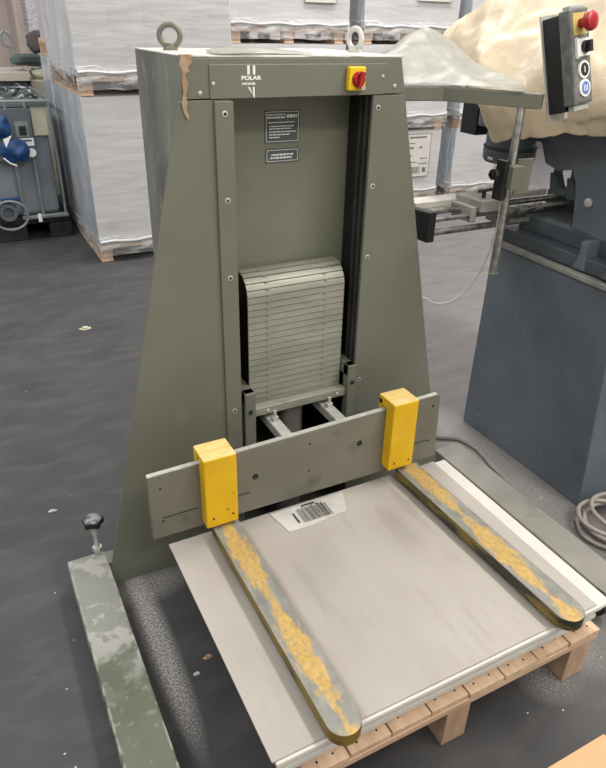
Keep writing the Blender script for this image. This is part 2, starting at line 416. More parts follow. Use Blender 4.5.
# guide rails
r1 = MB().box(.433, .487, -.010, -.0005, .02, hz-.004).build('guide_rail', 'green', lift, bevel=.002)
r2 = MB().box(.9315, .968, -.003, -.0005, .02, hz-.001).build('guide_rail', 'green', lift, bevel=.001)
def screw(x, y, z, par):
    s_ = MB().lathe((x,y,z), (0,-1,0), [(0,.0085),(.0012,.0085),(.0022,.0070)], 18).build('screw', 'edge', par, smooth=True)
    return s_
for z in (1.527,1.298,1.067,.600):
    s_ = MB().lathe((.461,-.010,z), (0,-1,0), [(0,.0085),(.0012,.0085),(.002,.0065)], 18).lathe((.461,-.0121,z), (0,-1,0), [(0,.0045),(.0002,.0045)], 6).build('screw', 'edge', r1)
    s_.data.materials.append(M['black'])
    for p in s_.data.polygons:
        if p.index >= 2*18+2: p.material_index = 1
for z in (1.527,1.298,1.067,.604):
    s_ = MB().lathe((.951,-.003,z), (0,-1,0), [(0,.0085),(.0012,.0085),(.002,.0065)], 18).lathe((.951,-.0051,z), (0,-1,0), [(0,.0045),(.0002,.0045)], 6).build('screw', 'edge', r2)
    s_.data.materials.append(M['black'])
    for p in s_.data.polygons:
        if p.index >= 2*18+2: p.material_index = 1
# inner vertical guide profiles on the right cheek
for (y, w) in ((.028,.010), (.062,.006)):
    MB().box(RR-.002, RR+.0115, y, y+w, .03, hz).build('inner_guide', 'dark', lift)
# information plates
def info(x0, x1, z0, z1, lines):
    p = MB().box(x0, x1, .1478, .1498, z0, z1).build('information_plate', 'label', lift)
    f = MB(); t = .0014; yy = (.1472,.1477)
    for a in ((x0+.004,x1-.004,z0+.004,z0+.004+t),(x0+.004,x1-.004,z1-.004-t,z1-.004),(x0+.004,x0+.004+t,z0+.004,z1-.004),(x1-.004-t,x1-.004,z0+.004,z1-.004)):
        f.box(a[0],a[1],*yy,a[2],a[3])
    random.seed(3)
    for (za, h, xa, xb) in lines:
        x = x0+xa
        while x < x0+xb:
            w = random.uniform(.004,.013); f.box(x, min(x+w, x0+xb), *yy, z0+za, z0+za+h); x += w+.0022
    f.build('printed_text', 'white', p)
info(.648,.766,1.418,1.512,[(.080,.003,.008,.07),(.071,.005,.008,.068),(.072,.009,.074,.108),(.058,.003,.012,.1),(.047,.003,.015,.1),(.040,.003,.015,.09),(.031,.003,.015,.105),(.023,.003,.015,.085),(.015,.003,.015,.05)])
info(.650,.765,1.360,1.402,[(.021,.005,.02,.095),(.012,.005,.016,.09)])

# slatted apron
sy, ztop, zc, rad = .040, 1.0, .965, .075
prof = []
zz = .572; sh = .0222
path = [(sy, .572)]
def apron_pt(s):
    straight = zc-.572
    if s < straight: return (sy, .572+s)
    a = (s-straight)/rad
    return (sy+rad-rad*math.cos(a), zc+rad*math.sin(a))
ap = MB(); total = (zc-.572)+rad*PI*.56
k = 0; s_ = 0
gap = .0024
AX0, AX1 = .536, .893
while s_ < total:
    e = min(s_+sh-gap, total)
    pts = [apron_pt(s_+(e-s_)*i/3) for i in range(4)]
    # slightly wedge: each slat overlaps the one beneath
    ctr = (sy+rad, zc)
    outp = []; inn = []
    for i, (y, z) in enumerate(pts):
        if s_+(e-s_)*i/3 < zc-.572: n = (-1, 0)
        else:
            l = math.hypot(y-ctr[0], z-ctr[1]); n = ((y-ctr[0])/l, (z-ctr[1])/l)
        off = .0022*(1-i/3)
        outp.append((y+n[0]*off, z+n[1]*off)); inn.append((y-n[0]*.006, z-n[1]*.006))
    poly = outp+inn[::-1]
    xr_ = AX1
    ap.prism(poly, 0, AX0, xr_)
    s_ += sh; k += 1
tabs = ap; s_ = sh
while s_ < total-.01:
    for u in (.2, .80):
        x = AX0+(AX1-AX0)*u
        y, z = apron_pt(s_-gap/2)
        tabs.box(x-.005, x+.005, y-.0055, y+.002, z-.003, z+.003)
    s_ += sh
apron = ap.build('slatted_apron', 'slat', lift)
# black fill inside the curl, standing in for the shaded void
bk = [(sy+.007,.56)]+[(sy+rad-(rad-.008)*math.cos(a), zc+(rad-.008)*math.sin(a)) for a in [i*PI*.55/8 for i in range(9)]]+[(.149,zc+.03),(.149,.56)]
MB().prism(bk, 0, AX0+.004, AX1-.003).build('apron_void_fill', 'black', apron)
# black sheets put in for the shaded void beside and behind the apron
MB().box(RL+.002, RR+.01, .149, .1495, .56, .93).build('void_shade_sheet', 'black', lift)
MB().box(RL+.004, .512, .1485, .1492, .93, 1.02).build('void_shade_sheet', 'black', lift)
# carriage frame
cf = empty('carriage_frame', (XC, 0, .6)); cf.parent = lift; cf.location = Vector((XC,0,.6))-Vector(lift['wbase'])
cf['wbase'] = [XC,0,.6]
def cpart(mb, name, m='steel', **k):
    return mb.build(name, m, cf, **k)
cpart(MB().box(.497,.535,-.012,.125,.615,.655).box(.497,.535,-.018,.02,.40,.655), 'side_arm', 'green', bevel=.003)
cpart(MB().box(.897,.930,-.012,.125,.63,.675).box(.897,.930,-.018,.02,.42,.675), 'side_arm', 'green', bevel=.003)
cpart(MB().box(.536,.896,-.005,.03,.552,.582), 'cross_bar', 'slat', bevel=.002)
for (x, z) in ((.515,.585),(.913,.61)):
    cpart(MB().lathe((x,-.018,z),(0,-1,0),[(0,.008),(.005,.008),(.007,.005)],6), 'bolt', 'black')
for x in (.585,.86):
    cpart(MB().lathe((x,-.005,.567),(0,-1,0),[(0,.005),(.004,.005),(.006,.003)],10), 'bolt', 'edge')
for x in (.60,.815):
    cpart(MB().box(x-.02,x+.02,-.229,.06,.50,.535), 'fork', 'edge', bevel=.003)
    cpart(MB().cyl((x,-.03,.535),(x,-.03,.552),.013,n=6).cyl((x,-.03,.55),(x,-.03,.575),.006), 'bolt', 'edge')
MB().cyl((.715,.09,.0),(.715,.09,.55),.048,n=32).build('hydraulic_cylinder', 'steel', lift, smooth=True)
MB().box(RL,RR,.05,.4,.0,.03).build('base_plate', 'dark', lift)

# crossbeam
bz0, bz1 = .372, .605
BX0, BX1 = .095, 1.150
def bz(x): return (x-BX0)/(BX1-BX0)*.012
cb = MB().prism([(BX0, bz0), (BX1-.005, bz0-.008), (BX1-.018, bz1+.016), (BX1-.027, bz1+.022), (BX0, bz1-.004)], 1, -.25, -.231).build('crossbeam', 'beam', lift, bevel=.002)
MB().prism([(BX0+.002,bz1-.0065),(BX1-.030,bz1+.0185),(BX1-.030,bz1+.0235),(BX0+.002,bz1-.0025)],1,-.2485,-.2325).build('worn_edge_highlight', 'edge', cb)  # pale strip paints a highlight along the beam's worn top edge
for (x, z, r) in ((.43,.500,.011),(.81,.515,.011),(.62,.567,.004),(.62,.462,.004),(.13,.553,.004),(.13,.432,.004),(1.105,.585,.005),(1.105,.44,.004),(.13,.592,.002)):
    MB().lathe((x,-.2498,z),(0,-1,0),[(0,r),(.0006,r)],16).build('bolt_hole', 'black', cb)
for (xa, xb) in ((.13,.24),(.37,.41),(1.03,1.10)):
    MB().box(xa,xb,-.2507,-.2498,.443,.4465).build('slot', 'black', cb)
# clamp brackets + arms
def bracket(x0, x1, axc, aw, yend, zt, zb, marm, arm_label, skew=0):
    b = MB().box(x0,x1,-.298,-.2505,zb,zt).box(x0,x1,-.2505,-.205,bz1+.022,zt).box(x0,x1,-.2295,-.205,zt-.12,zt-.01).build('clamp_bracket', 'yellow', lift, bevel=.0045)
    b['label'] = 'yellow painted bracket clamped over the crossbeam'
    b.data.materials.append(M['yelpale'])
    for p in b.data.polygons:
        if p.normal.z > .9: p.material_index = 1
    for xx in (x0+.022, x1-.018):
        MB().lathe((xx,-.2978,.425),(0,-1,0),[(0,.004),(.0008,.004)],12).build('bolt_hole', 'black', b)
    n = 14; r = aw/2
    pts = [(axc-r,-.27),(axc-r,yend+r)]+[(axc-r*math.cos(PI*i/n), yend+r-r*math.sin(PI*i/n)) for i in range(1,n)]+[(axc+r,yend+r),(axc+r,-.27)]
    pts = [(px+skew*(py-yend)/(-.27-yend), py) for px, py in pts]
    a = MB().prism(pts, 2, .340, .379).build('arm', marm, lift, bevel=.003)
    a['label'] = arm_label
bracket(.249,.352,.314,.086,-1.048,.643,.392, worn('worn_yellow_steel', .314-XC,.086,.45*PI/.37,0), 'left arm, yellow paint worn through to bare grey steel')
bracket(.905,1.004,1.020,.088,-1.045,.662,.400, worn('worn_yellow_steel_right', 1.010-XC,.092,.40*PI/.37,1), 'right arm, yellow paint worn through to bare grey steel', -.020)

# feet
fl = MB().box(-.142,-.014,-.88,.075,0,.1).build('foot', 'foot', lift, bevel=.006)
fl['label'] = 'left foot beam dusted with pale powder'
MB().box(-.014,.02,.012,.07,.0,.095).box(.02,XL-.012,.02,.07,0,.09).build('foot_web','green',lift)
fr = MB().box(1.432,1.562,-.86,.075,0,.1).build('foot', 'foot2', lift, bevel=.006)
MB().cyl((1.40,-.845,.06),(1.432,-.845,.06),.042,n=24).build('foot_roller', 'rubber', lift, smooth=True)
# levelling knob on the left foot
kn = empty('levelling_knob', (-.035,.085,.09)); kn.parent = lift; kn.location = Vector((-.035,.085,.09))-Vector(lift['wbase']); kn['wbase'] = [-.035,.085,.09]
star = [( -.035+ (.033+.0042*math.cos(5*t))*math.cos(t), .085+(.033+.0042*math.cos(5*t))*math.sin(t)) for t in [2*PI*i/60 for i in range(60)]]
MB().prism(star, 2, .220, .243).build('star_grip', 'black', kn, bevel=.004)
MB().lathe((-.035,.085,.2432),(0,0,1),[(0,.029),(.005,.025),(.008,.015),(.009,.004)],24).build('worn_cap', 'knobgrey', kn, smooth=True)
MB().cyl((-.035,.085,.10),(-.035,.085,.222),.0085).cyl((-.035,.085,.185),(-.035,.085,.222),.014,.016).build('screw_stem', 'edge', kn, smooth=True)
MB().cyl((-.035,.085,.1),(-.035,.085,.118),.017,n=6).build('nut', 'edge', kn)

# lifting eyes
def eye(x, y, ang, m):
    b = MB().lathe((x,y,H),(0,0,1),[(0,.022),(.006,.022),(.010,.015),(.018,.013)],24)
    c = Vector((x,y,H+.038)); ring = []
    d = Vector((math.cos(ang), math.sin(ang), 0))
    for i in range(20):
        t = 2*PI*i/20; ring.append(c+d*.030*math.cos(t)+Vector((0,0,1))*.028*math.sin(t))
    b.tube(ring, .0082, 12, closed=True, sub=2)
    return b.build('lifting_eye', m, lift, smooth=True)
eye(.424,.315,math.radians(-25),'green')
eye(.99,.215,math.radians(-80),'green_dust')

# torn cardboard strip stuck to the front left top edge
tp = MB()
pts = [(.352,1.668),(.376,1.668),(.380,1.650),(.368,1.640),(.372,1.632),(.360,1.622),(.366,1.60),(.358,1.575),(.362,1.555),(.358,1.54),(.364,1.52),(.360,1.515),(.351,1.530),(.346,1.556),(.352,1.58),(.350,1.61),(.354,1.63),(.345,1.645)]
tp.prism(pts, 1, -.0045, -.0012)
tp.prism([(.35,-.004),(.376,-.004),(.39,.02),(.382,.05),(.368,.045),(.352,.02)], 2, H+.0002, H+.003)
tt = tp.build('torn_tape', 'tape', lift); tt['label'] = 'torn strip of brown packing cardboard stuck to the corner'

# horizontal support arm with control box and hanging rod
A0 = Vector((1.029,.07,1.559)); A1 = Vector((1.205,.02,1.559)); A2 = Vector((1.376,-.232,1.556))
def sq_tube(pts, h, w, mb=None):
    mb = mb or MB(); rings = []
    for i, p in enumerate(pts):
        if i == 0: d = (pts[1]-p).normalized(); m_ = 1
        elif i == len(pts)-1: d = (p-pts[i-1]).normalized(); m_ = 1
        else:
            a = (p-pts[i-1]).normalized(); b = (pts[i+1]-p).normalized(); d = (a+b).normalized(); m_ = 1/max(.5, d.dot(a))
        n = Vector((-d.y, d.x, 0))*w/2*m_; z = Vector((0,0,h/2))
        rings.append([mb.bm.verts.new(q) for q in (p+n+z, p-n+z, p-n-z, p+n-z)])
    for A, B in zip(rings, rings[1:]):
        for i in range(4): mb.bm.faces.new((A[i],A[(i+1)%4],B[(i+1)%4],B[i]))
    mb.bm.faces.new(rings[0][::-1]); mb.bm.faces.new(rings[-1])
    return mb
sq_tube([A0, A1, A2], .042, .04).build('support_arm', 'green', lift, bevel=.003)
# control box: local frame u = x, v = down the face, w = out of the face
O = Vector((1.3594,-.1813,1.7689)); tdn = Vector((.1326,-.2351,-.9629)); nrm = Vector((.1078,-.9623,.2498)); ux = Vector((.9853,.1370,.1022))
BM4 = Matrix((( ux.x, tdn.x, nrm.x, O.x),(ux.y,tdn.y,nrm.y,O.y),(ux.z,tdn.z,nrm.z,O.z),(0,0,0,1)))
cbx = empty('control_box', tuple(O)); cbx.parent = lift; cbx.location = O-Vector(lift['wbase']); cbx['wbase'] = list(O)
def cbox(mb, name, m, **k):
    bmesh.ops.transform(mb.bm, matrix=BM4, verts=mb.bm.verts)
    return mb.build(name, m, cbx, **k)
cbox(MB().box(-.002,.088,-.004,.282,0,.004), 'back_plate', 'edge')
cbox(MB().box(.004,.082,.006,.262,.004,.058), 'rubber_housing', 'black', bevel=.003)
cbox(MB().box(.001,.085,.0,.248,.058,.094), 'lid', mat('scuffed_dark_lid', lin(92,92,88), lin(116,116,112), 40, .5, metal=.2), bevel=.004)
cbox(MB().box(.010,.080,-.010,.0,.066,.088), 'end_tab', 'edge', bevel=.002)
cbox(MB().box(.012,.080,.248,.264,.064,.084), 'end_tab', 'edge', bevel=.002)
cbox(MB().box(.004,.082,.012,.240,.094,.0955), 'front_plate', mat('scratched_face_plate', lin(108,108,104), lin(136,136,132), 50, .45, metal=.3), bevel=.001)
cbox(MB().box(.012,.074,.012,.068,.0955,.097), 'warning_plate', mat('faded_yellow_plate', lin(196,180,104), rough=.5))
cbox(MB().lathe((.043,.04,.097),(0,0,1),[(0,.013),(.014,.013),(.018,.017),(.024,.0245),(.032,.0265),(.040,.024),(.045,.016),(.0465,.004)],32), 'emergency_stop_button', 'red', smooth=True)
cbox(MB().box(.018,.072,.078,.124,.0955,.105).box(.014,.018,.074,.128,.0955,.105), 'selector_plate', 'white', bevel=.001)
cbox(MB().lathe((.045,.101,.105),(0,0,1),[(0,.017),(.010,.016)],20).box(.038,.052,.086,.116,.115,.128), 'selector_knob', 'black', bevel=.002)
for v, m in ((.158,'black'),(.207,'badge')):
    cbox(MB().lathe((.045,v,.0955),(0,0,1),[(0,.0235),(.005,.0235),(.006,.018),(.003,.018)],28), 'button_ring', 'white', smooth=True)
    cbox(MB().lathe((.045,v,.0985),(0,0,1),[(0,.0178),(.0035,.0178)],28), 'push_button', m)
mk = MB().box(.0435,.0465,.150,.166,.1021,.1025)
cbox(mk, 'button_mark', 'white')
cbox(MB().box(.037,.0395,.199,.215,.1021,.1025).box(.044,.0465,.199,.215,.1021,.1025).box(.051,.0535,.199,.215,.1021,.1025), 'button_mark', 'white')
# rod
rodp = Vector((1.335,-.185,0))
rod = MB().cyl((1.338,-.19,1.02),(1.338,-.19,1.539),.0125,n=24).cyl((1.338,-.19,1.016),(1.338,-.19,1.02),.0165,n=24).build('hanging_rod', 'chrome', lift, smooth=True)
MB().box(1.315,1.365,-.225,-.2025,1.30,1.37).box(1.315,1.365,-.2025,-.165,1.30,1.37).build('clamp_block', 'green', rod, bevel=.002)
MB().box(1.366,1.43,-.19,-.184,1.275,1.385).build('sensor_plate', 'green', rod, bevel=.002)
MB().box(1.30,1.314,-.205,-.165,1.265,1.385).build('reflector_strip', 'black', rod)
MB().cyl((1.314,-.185,1.345),(1.262,-.185,1.345),.005).cyl((1.283,-.185,1.345),(1.270,-.185,1.345),.017,n=8).cyl((1.27,-.185,1.345),(1.262,-.185,1.345),.009).build('clamp_knob', 'black', rod)

# thin pale cable from the column to the rod
tag(MB().tube([(1.225,.12,.845),(1.291,.10,.830),(1.308,.06,.822),(1.337,.03,.828),(1.370,0,.857),(1.403,-.04,.933),(1.405,-.08,1.028),(1.387,-.12,1.141),(1.355,-.150,1.29)], .0032, 8).build('thin_cable', 'cable', base=(1.4,0,.8)),
    'thin pale cable sagging from the lift column up to the hanging rod', 'cable')

# plastic film lying on the lift top
grid_surface([[(.47,.02,H+.003),(.56,.02,H+.006),(.66,.03,H+.004),(.74,.03,H+.003)],
              [(.46,.10,H+.006),(.57,.10,H+.016),(.68,.09,H+.010),(.76,.07,H+.004)],
              [(.50,.22,H+.004),(.58,.20,H+.014),(.67,.16,H+.008),(.75,.12,H+.003)]], 'film_scrap', 'film', amp=.003, nscale=30, thick=.001, base=(.6,.1,H))
tag(bpy.data.objects['film_scrap'], 'crumpled scrap of milky film lying on top of the stack lift', 'plastic film')

# ------------------------------------------------------------ paper pile on pallet
SX0, SX1, SY0, SY1 = .141, 1.150, -.998, -.240
pz = .200
stack = empty('paper_stack', (.66,-.62,pz))
tag(stack, 'pile of large white paper sheets under a grey cover board on the wooden pallet', 'paper stack')
st = MB(); z = pz+.001; random.seed(5)
offs = [(.032,.034,.030),(.030,.036,.024),(.026,.038,.012),(.024,.036,.016),(.014,.048,.006),(.010,.040,.010),(.004,.052,-.009)]
hh = [.016,.022,.018,.020,.016,.016,.014]
for (dl, dr, df), h in zip(offs, hh):
    st.box(SX0+.004+dl, SX1+dr, SY0+.002+df, SY1-.002, z, z+h-.0006); z += h
zs = z
so = st.build('paper_sheets', 'paperedge', stack, bevel=.0018)
so.data.materials.append(M['paper'])
for p in so.data.polygons:
    if p.normal.z > .9: p.material_index = 1
cbm = M['sheet']
Rz = Matrix.Rotation(math.radians(.0),3,'Z')
cvr = MB().box(SX0, SX1, SY0, SY1, zs, zs+.0045).build('cover_board', 'sheet', stack)
# bright slightly lifted sheet edge showing along the front

zt = zs+.0045
# pale rub stripes on the board: the mark of a lighter sheet area
# label
lb = grid_surface([[(.500,-.352,zt+.001),(.56,-.355,zt+.001),(.64,-.350,zt+.001),(.715,-.345,zt+.003)],
                   [(.488,-.30,zt+.002),(.56,-.30,zt+.001),(.64,-.298,zt+.001),(.735,-.298,zt+.001)],
                   [(.478,-.247,zt+.001),(.56,-.247,zt+.001),(.65,-.245,zt+.001),(.755,-.248,zt+.001)]], 'label_sheet', 'lpaper', stack, amp=.0006, nscale=20, thick=.0006)
bc = MB(); random.seed(11); x = .565
while x < .668:
    w = random.uniform(.001,.0035); l = random.uniform(.06,.075)
    bc.box(x, x+w, -.336, -.336+l, zt+.0029, zt+.0032); x += w+random.uniform(.0015,.004)
bc.box(.59,.64,-.262,-.254,zt+.0029,zt+.0032).box(.545,.552,-.33,-.28,zt+.0029,zt+.0032)
bc.build('printed_barcode', 'dark', lb)

def mk_pallet(name, x0, x1, y0, y1, z0, label, group, boards, nx=3, ny=3, wood='wood', bw=None, htot=.144, blk=.1, seed=1, bxs=None):
    p = empty(name, ((x0+x1)/2, (y0+y1)/2, z0)); tag(p, label, 'pallet', group)
    random.seed(seed)
    t = .02; top = z0+htot
    n = boards; W = (x1-x0); bw = bw or W/n
    for i in range(n):
        a = x0+i*(W-bw)/(n-1)
        g = .0025
        yb = y0+random.uniform(0,.006)
        db = MB().box(a+g, a+bw-g, yb, y1, top-t+.0005, top-random.uniform(0,.0008)).build('deck_board', wood, p, bevel=.0015)
        if bxs:
            for q_ in (.3, .7):
                MB().lathe((a+bw*q_+random.uniform(-.008,.008), yb+.02+random.uniform(0,.012), top-.0005), (0,0,1), [(0,.0032),(.0009,.003)], 8).build('nail', 'rubber', db)
    ys = [y0+.01+(y1-y0-.02-blk)*j/(ny-1) for j in range(ny)]
    for y in ys:
        MB().box(x0, x1, y-.008, y+blk, top-2*t, top-t).build('runner', 'wood_x', p, bevel=.0015)
        for i in range(nx):
            a = x0+.005+(x1-x0-.01-blk)*i/(nx-1); bwx = blk
            if bxs: a, bwx = bxs[i]
            MB().box(a, a+bwx, y+.002, y+blk-.002, z0+(.001 if bxs else .018), top-2*t).build('block', 'woodor', p, bevel=.002)
            if not bxs and y == ys[0]: MB().box(a, a+bwx, y0+.004, y1-.004, z0+.001, z0+.0175).build('base_board', wood, p)
    return p
pl = mk_pallet('wooden_pallet', .228, 1.210, -.999, -.20, 0, 'raw wooden pallet carrying the grey board covered paper pile between the lift feet', None, 8, htot=.199, blk=.085, bxs=((.235,.08),(.662,.08),(1.120,.085)))

# ------------------------------------------------------------ carton in the corner
ct = empty('cardboard_carton', (.55,-1.42,0)); tag(ct, 'plain brown cardboard carton cut off at the lower right corner of the photo', 'carton')
MB().box(.28,.875,-1.56,-1.268,0,.296).build('carton_body', 'card', ct, bevel=.002)
MB().box(.28,.875,-1.413,-1.268,.2965,.3).build('top_flap', 'card', ct, bevel=.001)
MB().box(.28,.875,-1.56,-1.415,.2965,.3).build('top_flap', 'card', ct, bevel=.001)

# ------------------------------------------------------------ hoses on the floor
tag(MB().tube([(1.30,.42,.012),(1.42,.36,.012),(1.51,.31,.012),(1.60,.25,.012),(1.68,.19,.012),(1.70,.08,.012),(1.675,-.04,.012),(1.665,-.12,.012),(1.65,-.25,.012),(1.64,-.37,.012),(1.625,-.49,.012),(1.62,-.60,.012),(1.64,-.70,.012),(1.70,-.80,.012)], .0105, 12).build('floor_hose', 'hose', base=(1.65,0,0)),
    'dark grey hose snaking along the floor beside the right foot of the lift', 'hose')
cp = []
for i in range(46):
    t = i/10*2*PI*1.02; r = .118+.018*math.sin(i*.9)+.012*math.cos(i*.37)
    cp.append((1.83+r*math.cos(t+2.4)*1.05+.012*math.sin(i*.21), -.575+r*math.sin(t+2.4)+.01*math.sin(i*.3), .013+.017*(i/10)+.002*math.sin(i)))
cp = [(1.74,-.475,.012)] + cp
tag(MB().tube(cp, .0085, 10, sub=4).build('coiled_hose', mat('pale_grey_hose', lin(156,146,138), lin(168,158,150), 20, .6), base=(1.83,-.55,0)),
    'pale grey hose lying in a small coil at the foot of the slate blue machine', 'hose')

# ------------------------------------------------------------ slate blue cutting machine
cm = empty('cutting_machine', (2.3,0,0)); tag(cm, 'slate blue finishing machine at the right edge with a bulky base and chrome side rails', 'machine')
def cpar(mb, name, m, **k): return mb.build(name, m, cm, **k)
bm_ = MB(); B = bm_.bm
def hexa(mb, b4, t4):
    A = [mb.bm.verts.new(p) for p in b4]; T = [mb.bm.verts.new(p) for p in t4]
    mb.bm.faces.new(A[::-1]); mb.bm.faces.new(T)
    for i in range(4): mb.bm.faces.new((A[i],A[(i+1)%4],T[(i+1)%4],T[i]))
hexa(bm_, [(1.82,.336,0),(1.82,-.411,0),(2.7,-.411,0),(2.7,.336,0)], [(1.82,.33,.915),(1.82,-.34,.905),(2.7,-.34,.905),(2.7,.33,.915)])
cpar(bm_, 'base_cabinet', 'blue_machine', bevel=.004)
rm = MB(); hexa(rm, [(1.81,.335,.916),(1.81,-.45,.906),(2.72,-.45,.906),(2.72,.335,.916)], [(1.81,.335,.938),(1.81,-.45,.926),(2.72,-.45,.926),(2.72,.335,.938)])
cpar(rm, 'rim', 'rim', bevel=.004)
cpar(MB().box(1.835,2.7,-.42,.32,.938,.99).box(1.9,2.7,-.42,.28,.99,1.055), 'machine_bed', 'blue_dark', bevel=.004)
# dark openings and support foot under the side plate
for dy in (0,-.14):
    cpar(MB().prism([(-.155+dy,.94),(-.095+dy,.94),(-.115+dy,.985),(-.115+dy,1.05),(-.145+dy,1.05),(-.145+dy,.985)],0,1.83,1.899), 'levelling_support', 'blue_machine', bevel=.003)
# side plate with C shaped throat
sp = [(.40,1.36),(.36,1.345),(.24,1.345),(.20,1.27),(.13,1.255),(.06,1.27),(.035,1.23),(.02,1.18),(.005,1.06),(-.20,1.045),(-.55,1.03),(-.55,1.60),(.40,1.60)]
cpar(MB().prism([(y,z) for y,z in sp],0,1.90,2.05), 'side_frame', 'blue_machine', bevel=.004)
cpar(MB().lathe((1.90,-.05,1.17),(-1,0,0),[(0,.017),(.008,.017),(.012,.010)],20), 'boss', 'edge', smooth=True)
cpar(MB().box(1.93,2.6,.07,.50,1.35,1.60), 'head', 'blue_dark', bevel=.005)
cpar(MB().lathe((1.83,.335,1.26),(0,0,1),[(0,.095),(.012,.104),(.05,.106),(.052,.100),(.11,.100),(.125,.06)],36), 'motor', 'blue_dark', smooth=True)
cpar(MB().lathe((1.83,.335,1.318),(0,0,1),[(0,.1075),(.003,.1075),(.0032,.102)],36), 'motor_ring', 'black', smooth=True)
cpar(MB().box(1.75,1.92,.30,.46,1.386,1.52), 'gear_housing', 'blue_machine', bevel=.006)
cpar(MB().box(1.78,1.85,.50,.60,1.34,1.56), 'column', 'black', bevel=.003)
cpar(MB().box(1.722,1.7235,.31,.34,1.275,1.285), 'badge', 'edge')
# presser feet
for (y, z) in ((.165,1.17),(.075,1.165)):
    cpar(MB().box(1.955,1.985,y+.012,y+.034,z+.03,1.36).prism([(y-.055,z-.015),(y+.03,z-.02),(y+.045,z+.06),(y+.015,z+.06),(y-.01,z+.015),(y-.055,z)],0,1.95,1.99), 'presser_foot', 'blue_dark', bevel=.002)
cpar(MB().cyl((1.99,.03,1.19),(1.99,.03,1.27),.006), 'pin', 'black')
# rails
for (z, y, r, x0) in ((1.098,.30,.013,1.385),(1.085,.235,.010,1.40),(1.035,.235,.013,1.40)):
    cpar(MB().cyl((x0,y,z),(2.15,y,z),r,n=20), 'guide_bar', 'chrome', smooth=True)
cpar(MB().prism([(.20,1.01),(.34,1.005),(.34,1.115),(.20,1.125)],0,1.35,1.385), 'rail_end_block', 'black', bevel=.002)
cpar(MB().box(1.39,2.10,.345,.43,1.10,1.125), 'rail_beam', 'palebar', bevel=.002)
car = cpar(MB().box(1.60,1.72,.20,.36,1.10,1.145).box(1.57,1.60,.22,.34,1.06,1.12), 'carriage', 'rim', bevel=.003)
MB().cyl((1.65,.25,1.145),(1.65,.25,1.175),.008).cyl((1.62,.25,1.172),(1.69,.24,1.178),.006).build('clamp_handle', 'black', car)
for x in (1.76,1.84,1.93):
    cpar(MB().lathe((x,.235,1.085),(1,0,0),[(0,.018),(.03,.018)],16), 'collar', 'steel', smooth=True)
cpar(MB().box(1.75,2.12,.27,.33,1.03,1.07), 'linear_guide', 'steel', bevel=.003)
cpar(MB().box(2.12,2.3,.05,.36,1.00,1.12), 'rail_bracket', 'blue_dark', bevel=.003)

# tan wrapping draped over the machine head
dc = grid_surface([
    [(1.69,.40,1.46),(1.66,.31,1.42),(1.66,.235,1.365),(1.70,.12,1.385),(1.76,.0,1.415),(1.80,-.16,1.45),(1.86,-.55,1.50)],
    [(1.68,.47,1.52),(1.63,.36,1.50),(1.60,.26,1.47),(1.66,.13,1.49),(1.73,.0,1.50),(1.76,-.15,1.54),(1.82,-.55,1.58)],
    [(1.70,.58,1.60),(1.66,.46,1.61),(1.63,.32,1.60),(1.68,.15,1.60),(1.72,.0,1.61),(1.78,-.14,1.63),(1.84,-.55,1.66)],
    [(1.74,.74,1.67),(1.74,.56,1.72),(1.72,.40,1.73),(1.75,.20,1.72),(1.80,.02,1.73),(1.84,-.12,1.74),(1.90,-.55,1.76)],
    [(1.88,.86,1.73),(1.86,.68,1.80),(1.86,.50,1.86),(1.88,.28,1.88),(1.92,.06,1.88),(1.96,-.05,1.88),(2.0,-.55,1.88)],
    [(2.15,.95,1.74),(2.15,.76,1.83),(2.15,.54,1.90),(2.18,.30,1.93),(2.2,.10,1.94),(2.2,-.02,1.94),(2.25,-.55,1.94)],
    [(2.6,.95,1.62),(2.6,.76,1.75),(2.6,.52,1.82),(2.6,.30,1.84),(2.6,.1,1.84),(2.6,-.02,1.84),(2.6,-.55,1.84)]],
    'tan_wrapping', 'tanfilm', amp=.05, nscale=4.5, thick=.002, su=12, sv=12, seed=2, base=(2,.2,1.4), crease=1)
tag(dc, 'creased tan wrapping paper draped over the head of the slate blue machine', 'wrapping')
# milky film on the support arm
fs = grid_surface([
    [(1.035,.046,1.585),(1.12,.018,1.584),(1.20,-.010,1.583),(1.26,-.10,1.583),(1.318,-.205,1.584)],
    [(1.055,.10,1.625),(1.15,.10,1.632),(1.25,.075,1.628),(1.32,-.01,1.600),(1.342,-.185,1.586)],
    [(1.08,.20,1.655),(1.20,.20,1.690),(1.33,.19,1.680),(1.43,.10,1.620),(1.42,-.08,1.592)],
    [(1.16,.32,1.650),(1.28,.31,1.725),(1.40,.31,1.715),(1.49,.25,1.640),(1.50,.08,1.600)],
    [(1.24,.44,1.57),(1.34,.44,1.66),(1.45,.44,1.685),(1.51,.40,1.63),(1.52,.28,1.60)]],
    'film_sheet', 'film', amp=.016, nscale=8, thick=.0012, su=12, sv=12, seed=5, base=(1.3,.2,1.6), crease=1)
tag(fs, 'milky translucent plastic sheet draped over the horizontal arm beside the lift top', 'plastic sheet')

